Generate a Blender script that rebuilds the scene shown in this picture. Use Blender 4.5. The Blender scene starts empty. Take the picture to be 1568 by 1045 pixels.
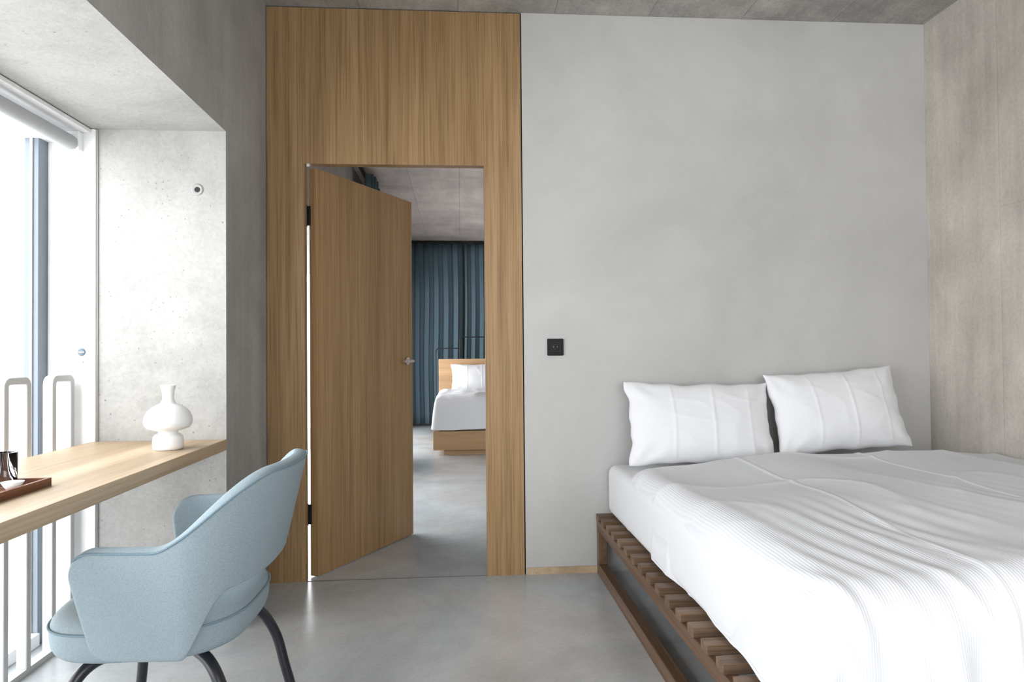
import bpy, bmesh, math, random
from mathutils import Vector, Matrix, noise
random.seed(3)
sc = bpy.context.scene
COL = sc.collection
sc.view_settings.view_transform = 'Standard'

# ---------------------------------------------------------------- helpers
def new_mat(name):
    m = bpy.data.materials.new(name); m.use_nodes = True
    nt = m.node_tree; b = nt.nodes['Principled BSDF']
    return m, nt, b
def N(nt, t, **kw):
    n = nt.nodes.new(t)
    for k, v in kw.items(): setattr(n, k, v)
    return n
def coords(nt, scale=(1,1,1), rot=(0,0,0)):
    tc = N(nt,'ShaderNodeTexCoord'); mp = N(nt,'ShaderNodeMapping')
    mp.inputs['Scale'].default_value = scale; mp.inputs['Rotation'].default_value = rot
    nt.links.new(tc.outputs['Object'], mp.inputs['Vector'])
    return mp.outputs['Vector']
def noise_n(nt, vec, scale, detail=6, rough=.55, dist=0):
    n = N(nt,'ShaderNodeTexNoise'); n.inputs['Scale'].default_value = scale
    n.inputs['Detail'].default_value = detail; n.inputs['Roughness'].default_value = rough
    n.inputs['Distortion'].default_value = dist
    nt.links.new(vec, n.inputs['Vector']); return n.outputs['Fac']
def ramp(nt, fac, stops):
    r = N(nt,'ShaderNodeValToRGB'); e = r.color_ramp.elements
    while len(e) < len(stops): e.new(.5)
    for i,(p,c) in enumerate(stops):
        e[i].position = p; e[i].color = (*c,1) if len(c)==3 else c
    nt.links.new(fac, r.inputs['Fac']); return r.outputs['Color']
def mix(nt, a, b, fac, mode='MIX'):
    m = N(nt,'ShaderNodeMix', data_type='RGBA', blend_type=mode)
    if isinstance(fac,(int,float)): m.inputs[0].default_value = fac
    else: nt.links.new(fac, m.inputs[0])
    for s,v in ((6,a),(7,b)):
        if isinstance(v,tuple): m.inputs[s].default_value = (*v,1)
        else: nt.links.new(v, m.inputs[s])
    return m.outputs[2]
def bump(nt, b, h, strength=.2, dist=.01):
    bp = N(nt,'ShaderNodeBump'); bp.inputs['Strength'].default_value = strength
    bp.inputs['Distance'].default_value = dist
    nt.links.new(h, bp.inputs['Height']); nt.links.new(bp.outputs['Normal'], b.inputs['Normal'])
def plain(name, col, rough=.5, metal=0, trans=0, spec=.5):
    m, nt, b = new_mat(name)
    b.inputs['Roughness'].default_value = rough; b.inputs['Metallic'].default_value = metal
    b.inputs['Transmission Weight'].default_value = trans
    b.inputs['Specular IOR Level'].default_value = spec
    v = coords(nt); n = noise_n(nt, v, 12, 3)
    c = ramp(nt, n, [(.3, tuple(x*.96 for x in col)), (.7, tuple(min(1,x*1.04) for x in col))])
    nt.links.new(c, b.inputs['Base Color']); return m
def concrete(name, c1, c2, rough=.8, pores=.5, bl=.9, stretch=(1,1,1), bstr=.15, fine=.06, seams=None, streak=None, spec=.3, warm=None):
    m, nt, b = new_mat(name); b.inputs['Roughness'].default_value = rough
    b.inputs['Specular IOR Level'].default_value = spec
    v = coords(nt, stretch); v2 = coords(nt)
    c = ramp(nt, noise_n(nt, v, bl, 9, .62, .4), [(.36,c1),(.64,c2)])
    if warm:
        c = mix(nt, c, ramp(nt, noise_n(nt, v2, warm[0], 4, .55, .5), [(.48,(1,1,1)),(.62,warm[1])]), 1.0, 'MULTIPLY')
    c = mix(nt, c, ramp(nt, noise_n(nt, coords(nt,stretch), 5, 8, .7, .2), [(.38,(1-fine*1.5,)*3),(.62,(1,1,1))]), 1.0, 'MULTIPLY')
    f = noise_n(nt, v2, 60, 6, .75)
    c = mix(nt, c, ramp(nt, f, [(.38,(1-fine*1.6,)*3),(.58,(1,1,1))]), 1.0, 'MULTIPLY')
    if streak:
        s,amt = streak
        c = mix(nt, c, ramp(nt, noise_n(nt, coords(nt,s), 1, 6, .7), [(.35,(1-amt,)*3),(.65,(1,1,1))]), 1.0, 'MULTIPLY')
    if pores > 0:
        for sca,thr in ((22,.06),(48,.09)):
            vo = N(nt,'ShaderNodeTexVoronoi'); vo.inputs['Scale'].default_value = sca
            nt.links.new(v2, vo.inputs['Vector'])
            pc = ramp(nt, vo.outputs['Distance'], [(thr,(1-pores,)*3),(thr*1.7,(1,1,1))])
            sel = ramp(nt, noise_n(nt, v2, 4+sca*.05, 3), [(.5,(0,0,0)),(.6,(1,1,1))])
            pc2 = mix(nt, (1,1,1), pc, sel)
            c = mix(nt, c, pc2, 1.0, 'MULTIPLY')
    if seams:
        bw,rh,rot,amt = seams
        br = N(nt,'ShaderNodeTexBrick'); br.inputs['Scale'].default_value=1
        br.inputs['Brick Width'].default_value=bw; br.inputs['Row Height'].default_value=rh
        br.inputs['Mortar Size'].default_value=.0035; br.inputs['Mortar Smooth'].default_value=.3
        br.inputs['Color1'].default_value=(1,1,1,1); br.inputs['Color2'].default_value=(1-amt*.25,)*3+(1,)
        br.inputs['Mortar'].default_value=(1-amt,)*3+(1,)
        nt.links.new(coords(nt,(1,1,1),rot), br.inputs['Vector'])
        c = mix(nt, c, br.outputs['Color'], 1.0, 'MULTIPLY')
    nt.links.new(c, b.inputs['Base Color'])
    bump(nt, b, noise_n(nt, v2, 9, 9, .7), bstr, .01)
    return m
def wood(name, c1, c2, c3, axis=2, k=14, rough=.45, stretch=.03, fine=.9, board=.9):
    m, nt, b = new_mat(name); b.inputs['Roughness'].default_value = rough
    b.inputs['Specular IOR Level'].default_value = .3
    s=[k,k,k]; s[axis]=k*stretch
    v = coords(nt, tuple(s))
    n1 = noise_n(nt, v, 1.0, 7, .65, .5)
    c = ramp(nt, n1, [(.28,c1),(.5,c2),(.72,c3)])
    s2=[150]*3; s2[axis]=2.2
    n2 = noise_n(nt, coords(nt, tuple(s2)), 1.0, 4, .6)
    f = ramp(nt, n2, [(.40,(.74,.71,.67)),(.54,(1,1,1))])
    c = mix(nt, c, f, fine, 'MULTIPLY')
    s3=[4.5]*3; s3[axis]=.02
    n3 = noise_n(nt, coords(nt, tuple(s3)), 1.0, 2, .5)
    c = mix(nt, c, ramp(nt, n3, [(.42,(.82,.80,.77)),(.58,(1,1,1))]), board, 'MULTIPLY')
    nt.links.new(c, b.inputs['Base Color']); bump(nt, b, n2, .08, .003)
    return m
def fabric(name, col, scale=500, rough=.95, bs=.3, var=.08, sheen=.0):
    m, nt, b = new_mat(name); b.inputs['Roughness'].default_value = rough
    b.inputs['Sheen Weight'].default_value = sheen
    b.inputs['Specular IOR Level'].default_value = .2
    v = coords(nt)
    w = N(nt,'ShaderNodeTexWave', wave_type='BANDS', bands_direction='DIAGONAL')
    w.inputs['Scale'].default_value = scale; w.inputs['Distortion'].default_value = 2
    nt.links.new(v, w.inputs['Vector'])
    c = mix(nt, tuple(x*(1-var) for x in col), tuple(min(1,x*(1+var)) for x in col), w.outputs['Fac'])
    sp = noise_n(nt, v, 320, 3, .7)
    c = mix(nt, c, ramp(nt, sp, [(.4,(.84,.85,.86)),(.6,(1.0,1.0,1.0))]), 1, 'MULTIPLY')
    nt.links.new(c, b.inputs['Base Color']); bump(nt, b, w.outputs['Fac'], bs, .001)
    return m
def linen(name, col, stripe_dir='X', scale=26, bs=.25, amt=.045):
    m, nt, b = new_mat(name); b.inputs['Roughness'].default_value = .9
    b.inputs['Specular IOR Level'].default_value = .2
    v = coords(nt)
    w = N(nt,'ShaderNodeTexWave', wave_type='BANDS', bands_direction=stripe_dir)
    w.inputs['Scale'].default_value = scale; nt.links.new(v, w.inputs['Vector'])
    c = mix(nt, tuple(x*(1-amt) for x in col), col, w.outputs['Fac'])
    nt.links.new(c, b.inputs['Base Color']); bump(nt, b, w.outputs['Fac'], bs, .002)
    return m

def finish(bm, name, mat, parent=None, smooth=False):
    me = bpy.data.meshes.new(name); bmesh.ops.recalc_face_normals(bm, faces=bm.faces)
    bm.to_mesh(me); bm.free()
    o = bpy.data.objects.new(name, me); COL.objects.link(o)
    if mat: me.materials.append(mat)
    if smooth:
        for p in me.polygons: p.use_smooth = True
    if parent: o.parent = parent
    return o
def add_box(bm, lo, hi):
    r = bmesh.ops.create_cube(bm, size=1)
    lo=Vector(lo); hi=Vector(hi); c=(lo+hi)/2; d=hi-lo
    for v in r['verts']:
        v.co = Vector((v.co.x*d.x, v.co.y*d.y, v.co.z*d.z)) + c
def boxes(name, lst, mat, parent=None, bevel=0):
    bm = bmesh.new()
    for lo,hi in lst: add_box(bm, lo, hi)
    o = finish(bm, name, mat, parent)
    if bevel:
        m = o.modifiers.new('b','BEVEL'); m.width = bevel; m.segments = 3
        m.limit_method='ANGLE'
    return o
def box(name, lo, hi, mat, parent=None, bevel=0): return boxes(name,[(lo,hi)],mat,parent,bevel)
def empty(name, loc=(0,0,0), rotz=0):
    e = bpy.data.objects.new(name, None); COL.objects.link(e)
    e.location = loc; e.rotation_euler = (0,0,rotz); e.empty_display_size=.1; return e
def tube(name, pts, r, mat, parent=None, cyclic=False, res=6, smooth=True):
    cu = bpy.data.curves.new(name,'CURVE'); cu.dimensions='3D'; cu.bevel_depth=r; cu.bevel_resolution=4
    sp = cu.splines.new('BEZIER' if smooth else 'POLY')
    if smooth:
        sp.bezier_points.add(len(pts)-1)
        for i,p in enumerate(pts):
            q=sp.bezier_points[i]; q.co=p; q.handle_left_type=q.handle_right_type='AUTO'
        sp.resolution_u=res
    else:
        sp.points.add(len(pts)-1)
        for i,p in enumerate(pts): sp.points[i].co=(*p,1)
    sp.use_cyclic_u=cyclic; cu.use_fill_caps=True
    tmp = bpy.data.objects.new(name, cu); COL.objects.link(tmp)
    dg = bpy.context.evaluated_depsgraph_get()
    me = bpy.data.meshes.new_from_object(tmp.evaluated_get(dg))
    bpy.data.objects.remove(tmp)
    o = bpy.data.objects.new(name, me); COL.objects.link(o); me.materials.clear(); me.materials.append(mat)
    for p in me.polygons: p.use_smooth=True
    if parent: o.parent=parent
    return o
def lathe(name, prof, mat, loc=(0,0,0), parent=None, seg=64):
    bm=bmesh.new(); rings=[]
    for r,z in prof:
        if r<1e-5: rings.append([bm.verts.new((loc[0],loc[1],loc[2]+z))])
        else: rings.append([bm.verts.new((loc[0]+r*math.cos(2*math.pi*i/seg),loc[1]+r*math.sin(2*math.pi*i/seg),loc[2]+z)) for i in range(seg)])
    for a,b in zip(rings,rings[1:]):
        for i in range(seg):
            j=(i+1)%seg
            if len(a)==1 and len(b)==1: continue
            if len(a)==1: bm.faces.new((a[0],b[i],b[j]))
            elif len(b)==1: bm.faces.new((a[i],a[j],b[0]))
            else: bm.faces.new((a[i],a[j],b[j],b[i]))
    return finish(bm,name,mat,parent,True)
def grid(name, nu, nv, fn, mat, parent=None, solid=0, sub=0, smooth=True, offset=-1):
    bm=bmesh.new()
    V=[[bm.verts.new(fn(i/nu,j/nv)) for j in range(nv+1)] for i in range(nu+1)]
    for i in range(nu):
        for j in range(nv): bm.faces.new((V[i][j],V[i+1][j],V[i+1][j+1],V[i][j+1]))
    me=bpy.data.meshes.new(name); bm.to_mesh(me); bm.free()
    o=bpy.data.objects.new(name,me); COL.objects.link(o); me.materials.append(mat)
    for p in me.polygons: p.use_smooth=smooth
    if parent: o.parent=parent
    if solid:
        m=o.modifiers.new('s','SOLIDIFY'); m.thickness=solid; m.offset=offset
    if sub:
        m=o.modifiers.new('u','SUBSURF'); m.levels=sub; m.render_levels=sub
    return o
def sm(t):
    t=max(0,min(1,t)); return t*t*(3-2*t)

# ---------------------------------------------------------------- materials
M_wall  = concrete('plaster_gray',(.465,.46,.45),(.545,.54,.53), .85, 0, 1.0, bstr=.06, fine=.015)
M_left  = concrete('concrete_left',(.36,.35,.335),(.46,.45,.43), .8, .3, 1.3, bstr=.25, streak=((9,9,.7),.14))
M_reveal_lit= concrete('concrete_reveal_lit',(.36,.36,.35),(.46,.455,.44), .8, .5, 1.6, bstr=.35, fine=.07)
M_right = concrete('concrete_beige',(.49,.45,.40),(.65,.605,.545), .85, .22, 1.4, stretch=(1.3,1.3,.8), bstr=.4, streak=((16,16,.8),.14), fine=.07, seams=(3.6,.5,(0,math.pi/2,0),.14))
M_ceil  = concrete('concrete_ceiling',(.42,.405,.38),(.64,.61,.57), .8, .25, 1.6, seams=(2.5,.5,(0,0,math.pi/2),.3), streak=((7,1.2,7),.24), fine=.12, bstr=.4)
M_ceil2 = concrete('concrete_ceiling_warm',(.50,.43,.405),(.67,.595,.56), .8, .15, 1.6, seams=(2.5,.5,(0,0,math.pi/2),.35), streak=((7,1.2,7),.18))
M_floor = concrete('concrete_floor',(.37,.395,.41),(.56,.595,.61), .24, 0, .9, bstr=.04, fine=.05, spec=.55, warm=(.7,(.98,.90,.85)))
M_oak   = wood('oak_veneer',(.275,.17,.08),(.36,.228,.112),(.425,.28,.148), 2, 26)
M_oakd  = wood('oak_door',(.275,.165,.077),(.355,.22,.106),(.405,.262,.134), 2, 26, fine=.7, board=.6)
M_oaky  = wood('oak_desk',(.42,.31,.195),(.52,.39,.26),(.60,.465,.325), 1, 12, fine=.5)
M_oakx  = wood('oak_bed',(.45,.28,.15),(.53,.34,.19),(.58,.38,.23), 0, 12, fine=.5)
M_waln  = wood('bed_walnut',(.10,.06,.036),(.165,.10,.062),(.23,.145,.09), 1, 18)
M_walnx = wood('bed_walnut_slat',(.11,.07,.043),(.18,.115,.072),(.26,.17,.11), 0, 18)
M_tray  = wood('tray_wood',(.12,.045,.02),(.18,.07,.035),(.22,.09,.045), 1, 18)
M_blue  = fabric('chair_blue_fabric',(.31,.38,.415), 260, var=.12, bs=.4)
M_piping= fabric('chair_piping',(.20,.28,.33), 400)
M_curt  = fabric('curtain_slate',(.105,.155,.185), 300, var=.06)
M_sheet = linen('sheet_white',(.75,.76,.78),'Y',2,.0,.0)
M_duvet = linen('duvet_white',(.75,.76,.79),'X',42,.3,.06)
M_pillow= linen('pillow_white',(.77,.775,.795),'Y',40,.1,.03)
M_white = plain('white_ceramic',(.86,.86,.85),.3)
M_frame = plain('window_frame_white',(.84,.85,.86),.4)
M_alu   = plain('aluminium_gray',(.15,.18,.21),.35,.1)
M_rail  = plain('railing_light_gray',(.46,.47,.475),.4)
M_metal = plain('steel_brushed',(.55,.54,.52),.3,1)
M_dark  = plain('dark_metal',(.02,.02,.022),.45,0,spec=.2)
M_leg   = plain('chair_leg_black',(.012,.013,.018),.35)
M_black = plain('switch_black',(.006,.006,.007),.4,spec=.15)
M_blind = plain('blind_fabric',(.42,.43,.44),.7)
M_glass = plain('glass_clear',(.95,.97,.97),.02,0,1)
M_gap   = plain('shadow_gap',(.03,.03,.03),.9)
M_seam  = plain('threshold_metal',(.16,.15,.14),.6)
M_out   = plain('balcony_slab',(.55,.56,.56),.8)
M_ring  = plain('anchor_ring_gray',(.36,.355,.35),.8)

# ---------------------------------------------------------------- shell
H=2.90; XL=-.968; XR=2.52; XO=-1.76; YB=-5.2; YF=7.5; NI=-.59; NH=2.07
box('floor',(XO,YB,-.15),(XR+.2,YF+.1,0),M_floor)
box('ceiling',(XO,YB,H),(XR+.2,.06,H+.15),M_ceil)
box('ceiling_far',(XO,.06,H),(XR+.2,YF+.1,H+.15),M_ceil2)
wl=boxes('wall_left',[((-1.70,NI,0),(XL,.06,H)),((XO,-5.2,NH),(XL,NI,H)),((XO,-5.2,0),(XL,-4.7,NH))],M_left)
wl.data.materials.append(M_reveal_lit)
for p in wl.data.polygons:
    if p.normal.y<-.9 or p.normal.y>.9 or p.normal.z<-.9: p.material_index=1  # niche faces get a slightly lighter copy, window light put into the colour
boxes('wall_left_far',[((XO,.06,0),(-1.0,.55,H)),((XO,.55,NH),(-1.0,6.7,H)),((XO,6.7,0),(-1.0,YF,H))],M_left)
box('wall_right',(XR,YB,0),(XR+.2,YF,H),M_right)
box('wall_back',(.326,0,0),(XR,.12,H),M_wall)
box('wall_far',(XO,YF,0),(XR,YF+.1,H),M_wall)
boxes('wall_rear',[((XL,YB-.15,0),(-.3,YB,H)),((2.0,YB-.15,0),(XR,YB,H)),((-.3,YB-.15,2.3),(2.0,YB,H)),((-.3,YB-.15,0),(2.0,YB,.5))],M_wall)  # the opening is made up, to let frontal fill reach the back wall
OX0=-.779; OX1=.127; OH=2.10
boxes('wall_oak_panel',[((XL+.004,-.004,0),(OX0,.05,H-.006)),((OX1,-.004,0),(.319,.05,H-.006)),((OX0,-.004,OH),(OX1,.05,H-.006))],M_oak)
box('gap_shade_strip_1',(.319,.01,0),(.326,.05,H),M_gap)  # near-black strip stands in for the shade in the panel joint
box('gap_shade_strip_2',(XL,.01,0),(XL+.004,.05,H),M_gap)  # same painted shade at the left joint
box('baseboard_back',(.33,-.008,0),(.70,0,.035),M_oaky)
box('trim_threshold',(OX0,.0,0),(OX1,.008,.0015),M_seam)

# niche bolt hole
ah=empty('wall_anchor_hole',(-1.083,NI,1.825))
o=lathe('ring',[(.010,-.002),(.022,-.002),(.024,.002),(.020,.004),(.011,.001)],M_ring,(0,0,0),ah,32); o.rotation_euler=(math.pi/2,0,0)
o=lathe('hole',[(0,.0022),(.011,.0022)],M_gap,(0,0,0),ah,32); o.rotation_euler=(math.pi/2,0,0)  # flat dark disc painted in place of the shaded recess

# ---------------------------------------------------------------- window
w=empty('window_1')
box('jamb',(-1.668,NI-.012,0),(-1.482,NI,NH-.002),M_frame,w,.002)
box('jamb_seal',(-1.482,NI-.006,0),(-1.476,NI,NH-.002),M_ring,w)
box('frame_post',(-1.725,NI-.07,0),(-1.668,NI,NH-.002),M_alu,w,.004)
box('frame_post_inner',(-1.700,NI-.076,0),(-1.690,NI-.07,NH-.002),M_rail,w)
boxes('head_frame',[((-1.75,-4.7,NH-.06),(-1.60,NI-.012,NH-.002)),((-1.60,-4.7,NH-.02),(-1.50,NI-.012,NH-.002))],M_frame,w,.003)
boxes('sill',[((-1.75,-4.7,0),(-1.66,NI-.07,.05))],M_frame,w,.003)
boxes('mullions',[((-1.74,-2.75,.05),(-1.68,-2.69,NH-.06)),((-1.75,-4.7,.05),(-1.66,-4.62,NH-.06))],M_alu,w,.003)
tube('roller_blind',[(-1.56,NI-.05,2.0),(-1.56,-4.6,2.0)],.030,M_blind,w,smooth=False)
box('blind_bracket',(-1.60,NI-.045,1.97),(-1.53,NI-.012,NH-.02),M_frame,w,.004)
o=lathe('lock_disc',[(0,.003),(.014,.003),(.016,0)],plain('sticker_gray',(.12,.16,.20),.5),(0,0,0),w,32); o.rotation_euler=(math.pi/2,0,0); o.location=(-1.535,NI-.012,1.155)
box('lock_line',(-1.546,NI-.016,1.153),(-1.524,NI-.0149,1.157),M_frame,w)
o=lathe('lock_small',[(0,.003),(.006,.003),(.008,0)],M_rail,(0,0,0),w,24); o.rotation_euler=(math.pi/2,0,0); o.location=(-1.535,NI-.012,1.115)

# railing of inverted-U flat bars
rl=empty('window_railing')
def ubar(y0,y1,i):
    bm=bmesh.new(); r=.034; top=1.066
    def path(off):
        P=[]; a0=y0+off; a1=y1-off; rr=max(.006,r-off); t=top-off
        P.append((a0,.02))
        for k in range(7):
            a=math.pi-k*math.pi/12; P.append((a0+rr+rr*math.cos(a),t-rr+rr*math.sin(a)))
        for k in range(7):
            a=math.pi/2-k*math.pi/12; P.append((a1-rr+rr*math.cos(a),t-rr+rr*math.sin(a)))
        P.append((a1,.02)); return P
    A=path(0);B=path(.026); xs=(-1.590,-1.552); V=[]
    for x in xs: V.append([[bm.verts.new((x,p[0],p[1])) for p in Q] for Q in (A,B)])
    n=len(A)
    for k in range(n-1):
        bm.faces.new((V[0][0][k],V[0][0][k+1],V[1][0][k+1],V[1][0][k]))
        bm.faces.new((V[0][1][k],V[0][1][k+1],V[1][1][k+1],V[1][1][k]))
        for s in (0,1): bm.faces.new((V[s][0][k],V[s][0][k+1],V[s][1][k+1],V[s][1][k]))
    for k in (0,n-1): bm.faces.new((V[0][0][k],V[1][0][k],V[1][1][k],V[0][1][k]))
    o=finish(bm,'bar_%d'%i,M_rail,rl)
    m=o.modifiers.new('b','BEVEL'); m.width=.004; m.segments=2; m.limit_method='ANGLE'; m.angle_limit=math.radians(50)
y=-.618
for i in range(14):
    ubar(y-.15,y,i); y-=.277
box('base_rail',(-1.590,-4.5,0),(-1.552,-.62,.022),M_rail,rl)

box('balcony_floor',(-3.2,-5.2,-.16),(XO,7.5,-.03),M_out)

# ---------------------------------------------------------------- desk
dk=empty('window_desk')
box('top',(-1.50,-4.65,.745),(XL+.002,NI-.001,.790),M_oaky,dk,.003)
boxes('support',[((-1.49,-4.66,0),(-1.02,-4.62,.745))],M_oaky,dk)

# vase
vp=[(0,0),(.046,0),(.051,.004),(.053,.012),(.053,.030),(.051,.048),(.044,.056),(.034,.060),(.031,.064),(.036,.069),(.055,.074),(.072,.080),(.080,.090),(.083,.104),(.081,.122),(.073,.140),(.059,.154),(.040,.165),(.026,.172),(.020,.186),(.020,.205),(.024,.225),(.027,.237),(.024,.239),(.020,.236),(.016,.2),(0,.19)]
lathe('white_vase',vp,M_white,(-1.085,-.87,.790))

# tray with things
tr=empty('serving_tray',(0,0,0))
boxes('tray_body',[((-1.42,-2.05,.790),(-1.105,-1.56,.797)),((-1.115,-2.05,.797),(-1.105,-1.56,.812)),((-1.42,-2.05,.797),(-1.41,-1.56,.812)),((-1.41,-1.57,.797),(-1.115,-1.56,.812)),((-1.41,-2.05,.797),(-1.115,-2.04,.812))],M_tray,tr)
lathe('small_white_bowl',[(0,0),(.012,0),(.018,.008),(.026,.022),(.024,.022),(.015,.009),(0,.005)],M_white,(-1.146,-1.655,.7975))
gl=[(0,0),(.024,0),(.026,.004),(.027,.09),(.025,.09),(.023,.010),(0,.008)]
lathe('drinking_glass',gl,M_glass,(-1.196,-1.603,.7975))
lathe('drinking_glass.001',gl,M_glass,(-1.30,-1.66,.7975))

# ---------------------------------------------------------------- door
ang=math.radians(61.5)
d=empty('door_1',(-.787,.066,0),ang)
box('leaf',(.016,-.056,.006),(.912,-.008,OH-.006),M_oakd,d,.002)
for i,z in enumerate((.32,1.85)):
    tube('hinge_pin_%d'%i,[(0,0,z-.055),(0,0,z+.055)],.008,M_dark,d,smooth=False)
    box('hinge_plate_%d'%i,(.004,-.018,z-.05),(.018,-.006,z+.05),M_dark,d)
hz=1.09
for s,yy in ((-1,-.056),(1,-.008)):
    o=lathe('rosette_%d'%(s+1),[(0,0),(.025,0),(.025,.007),(.022,.009),(0,.009)],M_metal,(0,0,0),d,32)
    o.rotation_euler=(math.pi/2*(1 if s<0 else -1),0,0); o.location=(.85,yy,hz)
    tube('lever_%d'%(s+1),[(.85,yy,hz),(.85,yy+s*.04,hz),(.843,yy+s*.052,hz),(.82,yy+s*.055,hz),(.735,yy+s*.055,hz)],.009,M_metal,d,smooth=False)
box('lock_plate',(.9115,-.045,hz-.09),(.9135,-.02,hz+.09),M_metal,d)

# switch
sw=empty('light_switch')
SX=.488; SZ=1.165
box('plate',(SX-.042,-.010,SZ-.045),(SX+.042,0,SZ+.042),M_black,sw,.004)
box('rocker',(SX-.030,-.013,SZ-.032),(SX+.030,-.010,SZ+.030),M_black,sw,.002)
o=lathe('socket_ring',[(.012,.002),(.017,.003),(.019,0)],M_dark,(0,0,0),sw,32); o.rotation_euler=(math.pi/2,0,0); o.location=(SX,-.013,SZ)
for k in (-1,1): box('mark_%d'%(k+1),(SX+k*.010-.0015,-.0145,SZ-.0015),(SX+k*.010+.0015,-.013,SZ+.0015),M_rail,sw)

# ---------------------------------------------------------------- chair
ch=empty('upholstered_armchair',(-.708,-1.47,0),math.radians(90))
HW=.333
def shell_pt(u,v,out=0):
    s=1 if u>0 else -1; a=abs(u)
    if a>.5:
        t=(a-.5)/.5; f=-.02+.26*t; sx=HW-.025*t*t
    else:
        an=a/.5*math.pi/2; t=0; sx=HW*math.sin(an)**.85 if a>0 else 0; f=-.02-.195*math.cos(an)
    back=sm((.60-a)/.46)
    zt=.678+.165*back
    k=max(0,(t-.72)/.28); zt-=.075*(1-math.sqrt(max(0,1-k*k)))
    zb=.388+.160*sm((.50-a)/.22)
    k2=max(0,(t-.8)/.2); zb+=.04*(1-math.sqrt(max(0,1-k2*k2)))
    z=zb+(zt-zb)*v
    h=(z-.375)/.46
    flare=.80+.20*min(1,max(0,h))**.8
    sx2=sx*flare*(1+.03*math.sin(math.pi*min(1,max(0,h))))
    if a<=.5: f2=-.02+(f+.02)*(.42+.62*max(0,h)**.9)
    else: f2=-.02+(f+.02)*(.82+.18*min(1,max(0,(z-.375)/.25)))
    return Vector((s*sx2,f2,z))
shell=grid('shell',64,14,lambda a,b: shell_pt(a*2-1,b),M_blue,ch,solid=.042,sub=2,offset=0)
def rimpt(u):
    p=shell_pt(u,.965); t=shell_pt(u+.01,.965)-shell_pt(u-.01,.965); t.normalize()
    n=t.cross(Vector((0,0,1))); n.normalize()
    if n.dot(Vector((p.x,p.y-.1,0)))<0: n=-n
    return p+n*.0205
tube('piping',[rimpt(-.95+1.9*i/60) for i in range(61)],.003,M_piping,ch)
def seat():
    bm=bmesh.new(); seg=56; rings=[]
    prof=[(0,.500),(.5,.498),(.8,.493),(.93,.482),(.985,.462),(1.0,.44),(.99,.40),(.94,.375),(.8,.36),(0,.355)]
    CY=.122; RY=.250
    for r,z in prof:
        if r==0: rings.append([bm.verts.new((0,.03,z))]); continue
        R=[]
        for i in range(seg):
            a=2*math.pi*i/seg; c,s_=math.cos(a),math.sin(a)
            e=2/3.2
            x=.272*abs(c)**e*(1 if c>0 else -1); y=RY*abs(s_)**e*(1 if s_>0 else -1)
            x*=(1+.06*s_)
            R.append(bm.verts.new((x*r,CY+y*r*1.0,z)))
        rings.append(R)
    for a,b in zip(rings,rings[1:]):
        for i in range(seg):
            j=(i+1)%seg
            if len(a)==1: bm.faces.new((a[0],b[i],b[j]))
            elif len(b)==1: bm.faces.new((a[i],a[j],b[0]))
            else: bm.faces.new((a[i],a[j],b[j],b[i]))
    o=finish(bm,'seat_cushion',M_blue,ch,True)
    m=o.modifiers.new('u','SUBSURF'); m.levels=m.render_levels=1
    pp=[]
    for i in range(seg):
        a=2*math.pi*i/seg; c,s_=math.cos(a),math.sin(a); e=2/3.2
        x=.272*abs(c)**e*(1 if c>0 else -1)*(1+.06*s_); y=RY*abs(s_)**e*(1 if s_>0 else -1)
        pp.append((x*.998,CY+y*.998,.452))
    tube('seat_piping',pp,.003,M_piping,ch,cyclic=True,res=2)
seat()
for i,(sx,sy) in enumerate(((1,1),(-1,1),(1,-1),(-1,-1))):
    tube('leg_%d'%i,[(sx*.06,.105+sy*.05,.345),(sx*.13,.105+sy*.10,.352),(sx*.19,.10+sy*.155,.338),(sx*.22,.095+sy*.19,.28),(sx*.24,.085+sy*.225,.12),(sx*.25,.08+sy*.245,.0155)],.0155,M_leg,ch,res=8)
box('seat_hub',(-.12,-.02,.335),(.12,.24,.37),M_leg,ch,.01)

# ---------------------------------------------------------------- near bed
bed=empty('bed_slatted')
BX=.693; BF=-2.12
boxes('frame',[((BX,BF,.225),(BX+.04,-.01,.275)),((BX+.6,BF,.225),(BX+.64,-.01,.275)),((XR-.06,BF,.225),(XR-.02,-.01,.275)),
  ((BX,BF,0.0),(BX+.045,-.01,.055)),
  ((BX,-.055,.055),(BX+.045,-.01,.225)),((BX,BF,.055),(BX+.045,BF+.045,.225)),
  ((XR-.065,-.055,0),(XR-.02,-.01,.225)),((XR-.065,BF,0),(XR-.02,BF+.045,.225)),((BX+.6,BF,0),(BX+.64,BF+.045,.225)),((BX+.6,-.055,0),(BX+.64,-.01,.225))],M_waln,bed,.003)
sl=[]; yy=-.015
while yy-.06>BF:
    sl.append(((BX-.004,yy-.052,.275),(XR-.02,yy,.305))); yy-=.118
boxes('slats',sl,M_walnx,bed,.002)
def mattress():
    bm=bmesh.new(); add_box(bm,(BX+.055,BF+.06,.306),(XR-.015,-.02,.560))
    o=finish(bm,'mattress',M_sheet,bed,True)
    m=o.modifiers.new('b','BEVEL'); m.width=.045; m.segments=6
    return o
mattress()
def ridge(p,pw=1.0):
    return max(0,1-2.2*abs(noise.noise(p)))**pw
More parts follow.
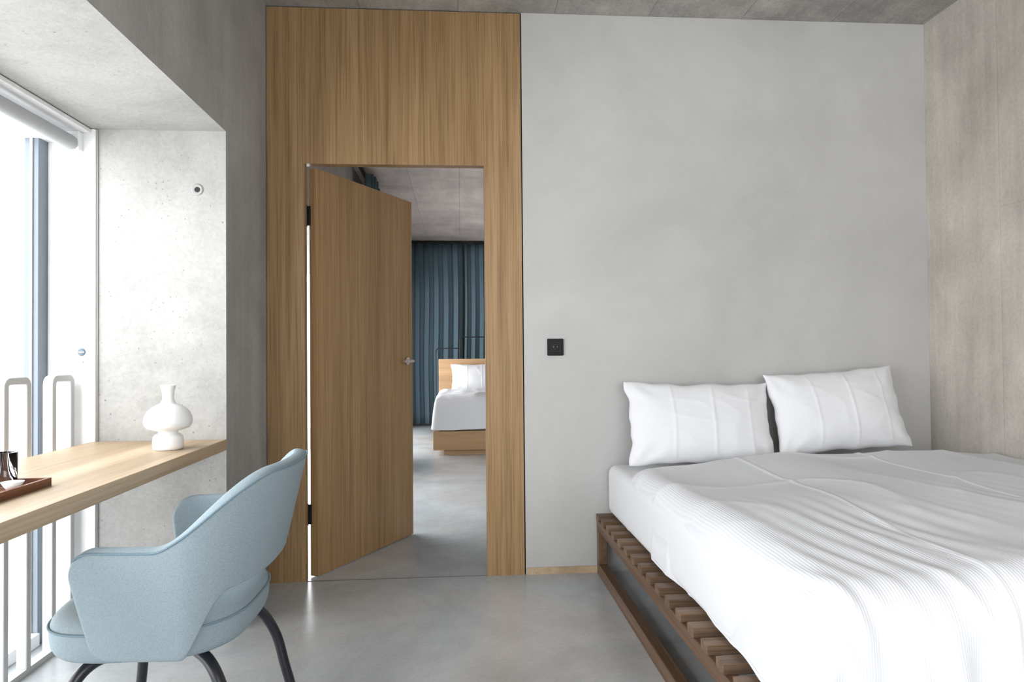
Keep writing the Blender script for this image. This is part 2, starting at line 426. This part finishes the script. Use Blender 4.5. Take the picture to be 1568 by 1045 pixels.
def duvet(a,b):
    r=.095
    Lx=(XR-.02)-(BX+.155); su=a*(Lx+.42)
    if su<=Lx: x=XR-.02-su; du=0
    else:
        q=su-Lx; arc=r*math.pi/2
        if q<arc: x=BX+.155-r*math.sin(q/r); du=r*(1-math.cos(q/r))
        else: x=BX+.155-r-(q-arc)*.03; du=r+(q-arc)
    y0=-.34; yf=BF+.12; Ly=y0-yf; rf=.12; sv=b*(Ly+.66)
    if sv<=Ly: y=y0-sv; dv=0
    else:
        q=sv-Ly; arc=rf*math.pi/2
        if q<arc: y=yf-rf*math.sin(q/rf); dv=rf*(1-math.cos(q/rf))
        else: y=yf-rf-(q-arc)*.10; dv=rf+(q-arc)
    z=.626+.035*sm((x-BX-.1)/.9)
    z-=.045*sm((.06-b)/.06)
    z+=.028*noise.noise(Vector((x*1.8,y*1.8,0)))
    foot=sm((b-.30)/.40)
    ys=y0-sv
    wx=x+.12*noise.noise(Vector((x*1.2,ys*.9,4)))+.30*(ys+.4)*.5
    wr=0
    wr+=.014*ridge(Vector((wx*2.6,ys*.7+3,1)),1.4)*(.35+.5*foot)
    wr+=.007*(ridge(Vector((wx*8,ys*1.0,5)),1.6))*(.1+.9*foot)
    env=max(0,.35+1.3*noise.noise(Vector((x*1.6,ys*1.6,15))))
    wr+=.0045*math.sin(wx*95+4*noise.noise(Vector((x*3,ys*1.5,22))))*foot*env
    wr+=.008*ridge(Vector((x*1.5-ys*1.1,ys*1.1+x*1.6,12)),5)*(1-.6*foot)
    for xs in (1.22,1.80):
        wr+=.005*math.exp(-((x-xs+.04*math.sin(ys*2))/.007)**2)
    wr-=.008
    zz=z-du-dv
    if du>0:
        e=sm(du/.3); x-= wr*sm(du/r)*1.0 - .012*e*math.sin(ys*8+2*noise.noise(Vector((ys*2,0,0))))
        x-= e*.006*(ridge(Vector((ys*5,zz*1.5,31)),1.5)-.4)
    if dv>0:
        e=sm(dv/.30); y-= wr*1.8*sm(dv/rf)+.020*e*math.sin(x*20+3*noise.noise(Vector((x*3,0,3))))+.010*e*math.sin(x*61+4*noise.noise(Vector((x*4,dv*2,3))))
    zz+=wr
    lo=.335+.02*noise.noise(Vector((y*4,x*4,2)))
    if dv>.02: lo-= min(1,dv/.2)*.20
    if zz<lo: zz=lo
    return (x,y,zz)
grid('duvet',280,260,duvet,M_duvet,bed,solid=.010,sub=1,offset=-1)

def pillow(name,cx,cy,cz,W,Hh,T,tilt,roll,seed,yaw=0):
    n=72; bm=bmesh.new()
    def pt(i,j,s):
        u=-1+2*i/n; v=-1+2*j/n
        x=W*u*(1-.06*(1-v*v)); y=Hh*v*(1-.07*(1-u*u))
        t=T*(max(0,(1-abs(u)**2.6))*max(0,(1-abs(v)**2.4)))**.55
        nn=noise.noise(Vector((u*1.4+seed,v*1.4,s)));  edge=max(abs(u),abs(v))
        cu,cv=(1 if u>0 else -1),(1 if v>0 else -1)
        an=math.atan2(cv*1.0-v*.8,(cu-u)*1.6+1e-4); rc=math.hypot(cu-u,cv-v)
        t*=1+.10*nn
        t+=.005*math.sin(an*9+seed)*math.exp(-((rc-.36)/.22)**2)*(1-edge**8)
        t+=.003*(ridge(Vector((u*1.6+v*1.2+seed,v*1.3-u*.6,s+4)),3)-.3)*(1-edge**6)
        if s>0:
            for us in (-.42,.14,.66):
                t+=.0040*math.exp(-((u-us)/.012)**2)*(1-edge**8)
        if edge==1: t=.002
        wob=.012*noise.noise(Vector((u*3+seed,v*3,11)))*edge**3
        return Vector((x+wob,y+wob,s*max(.002,t)))
    F=[[bm.verts.new(pt(i,j,1)) for j in range(n+1)] for i in range(n+1)]
    B=[[F[i][j] if i in(0,n) or j in (0,n) else bm.verts.new(pt(i,j,-1)) for j in range(n+1)] for i in range(n+1)]
    for G,fl in ((F,0),(B,1)):
        for i in range(n):
            for j in range(n):
                q=(G[i][j],G[i+1][j],G[i+1][j+1],G[i][j+1]); bm.faces.new(q if not fl else q[::-1])
    o=finish(bm,name,M_pillow,None,True)
    o.matrix_world=Matrix.Translation((cx,cy,cz))@Matrix.Rotation(yaw,4,'Z')@Matrix.Rotation(tilt,4,'X')@Matrix.Rotation(roll,4,'Z')
    m=o.modifiers.new('u','SUBSURF'); m.levels=m.render_levels=1
    return o
pillow('pillow',1.185,-.175,.778,.375,.213,.085,math.radians(72),math.radians(-1),1)
pillow('pillow.001',1.900,-.165,.830,.350,.216,.09,math.radians(72),math.radians(3.5),5)

# ---------------------------------------------------------------- far room
fb=empty('bed_far')
FX=-.31; FY=4.1
box('base',(FX,FY,.06),(FX+1.9,FY+2.1,.27),M_oakx,fb,.004)
box('plinth',(FX+.12,FY+.06,0),(FX+1.8,FY+2.0,.06),M_oakx,fb)
box('headboard',(FX,FY+2.1,.06),(FX+1.9,FY+2.15,1.05),M_oakx,fb,.004)
box('mattress',(FX+.03,FY+.03,.27),(FX+1.87,FY+2.08,.50),M_sheet,fb,.04)
def fduv(a,b):
    x=FX-.02+a*1.95; y=FY-.02+b*1.55
    e=min(a*1.95,(1-a)*1.95,b*1.55); z=.66
    if e<.12: z=.66-.12*(1-math.sqrt(max(0,1-(1-e/.12)**2)))
    z+=.03*noise.noise(Vector((x*3,y*3,0)))+.014*ridge(Vector((x*5,y*3,2)),2)
    if e<=1e-6: z=.29+.015*noise.noise(Vector((x*5,y*5,0)))
    return (x,y,z)
grid('duvet',60,50,fduv,M_duvet,fb,sub=1)
pillow('pillow.002',FX+.55,FY+1.85,.78,.38,.23,.09,math.radians(60),0,9)

def curtain(name,x0,x1,yc,axis,z0,z1,per=.15,amp=.045,seed=0,top=.5):
    def fn(a,b):
        s=x0+(x1-x0)*a; ph=s/per*2*math.pi+2.2*noise.noise(Vector((s*1.6,seed,0)))
        am=amp*(1.0-.35*b*top)*(1+.8*noise.noise(Vector((s*2,seed,b*1.0))))
        d=am*math.sin(ph)+.02*noise.noise(Vector((s*5,seed,b*2)))
        t=s+.015*math.sin(ph*2)+.02*noise.noise(Vector((s*2,b*2,seed)))
        z=z0+(z1-z0)*b
        return (t,yc+d,z) if axis==0 else (yc+d,t,z)
    return grid(name,int(abs(x1-x0)/per*14),16,fn,M_curt,None,solid=.004)
curtain('window_curtain',-.95,.05,7.25,0,.03,2.86,seed=2)
curtain('window_curtain.001',.07,2.4,7.28,0,.03,2.86,seed=6,per=.13)
curtain('window_curtain.002',3.0,3.9,-.86,1,.03,2.84,per=.10,amp=.05,seed=4)
boxes('curtain_track',[((-.93,.4,2.862),(-.90,7.0,2.885)),((-.9,7.23,2.865),(2.4,7.27,2.885)),((-.96,2.3,2.80),(-.86,2.42,2.885))],M_dark)
lp=empty('reading_lamp')
LY=FY+2.165
tube('arm_a',[(FX-.04,LY,0),(FX-.04,LY,1.17),(FX-.01,LY,1.2),(FX+.30,LY,1.2)],.008,M_dark,lp,smooth=False)
tube('arm_b',[(FX+.30,LY,1.06),(FX+.30,LY,1.33),(FX+.33,LY,1.36),(FX+.72,LY,1.36)],.008,M_dark,lp,smooth=False)
lathe('shade',[(.0,.07),(.03,.065),(.05,.0),(.048,0),(0,.06)],M_dark,(FX+.72,LY,1.30),lp,24)

# ---------------------------------------------------------------- light
wd=bpy.data.worlds.new('world'); sc.world=wd; wd.use_nodes=True
bg=wd.node_tree.nodes['Background']; bg.inputs['Color'].default_value=(.96,.98,1,1); bg.inputs['Strength'].default_value=7.7
def portal(name,loc,rot,sx,sy):
    l=bpy.data.lights.new(name,'AREA'); l.shape='RECTANGLE'; l.size=sx; l.size_y=sy; l.cycles.is_portal=True
    o=bpy.data.objects.new(name,l); COL.objects.link(o); o.location=loc; o.rotation_euler=rot
portal('window_daylight',(-1.8,-2.65,1.03),(0,-math.pi/2,0),2.1,4.2)
portal('window_daylight_far',(-1.8,3.6,1.03),(0,-math.pi/2,0),2.1,6.2)
portal('rear_fill_portal',(.85,YB-.2,1.4),(math.pi/2,0,0),2.3,1.8)  # sampling portal for the added, unseen rear opening

# ---------------------------------------------------------------- camera
cam=bpy.data.cameras.new('camera'); co=bpy.data.objects.new('camera',cam); COL.objects.link(co)
cam.lens=24.0; cam.sensor_width=36; cam.clip_start=.05
co.matrix_world=Matrix.Translation((0,-3.5,1.14))@Matrix.Rotation(math.radians(-4.32),4,'Z')@Matrix.Rotation(math.radians(90.93),4,'X')@Matrix.Rotation(math.radians(-.50),4,'Z')
sc.camera=co
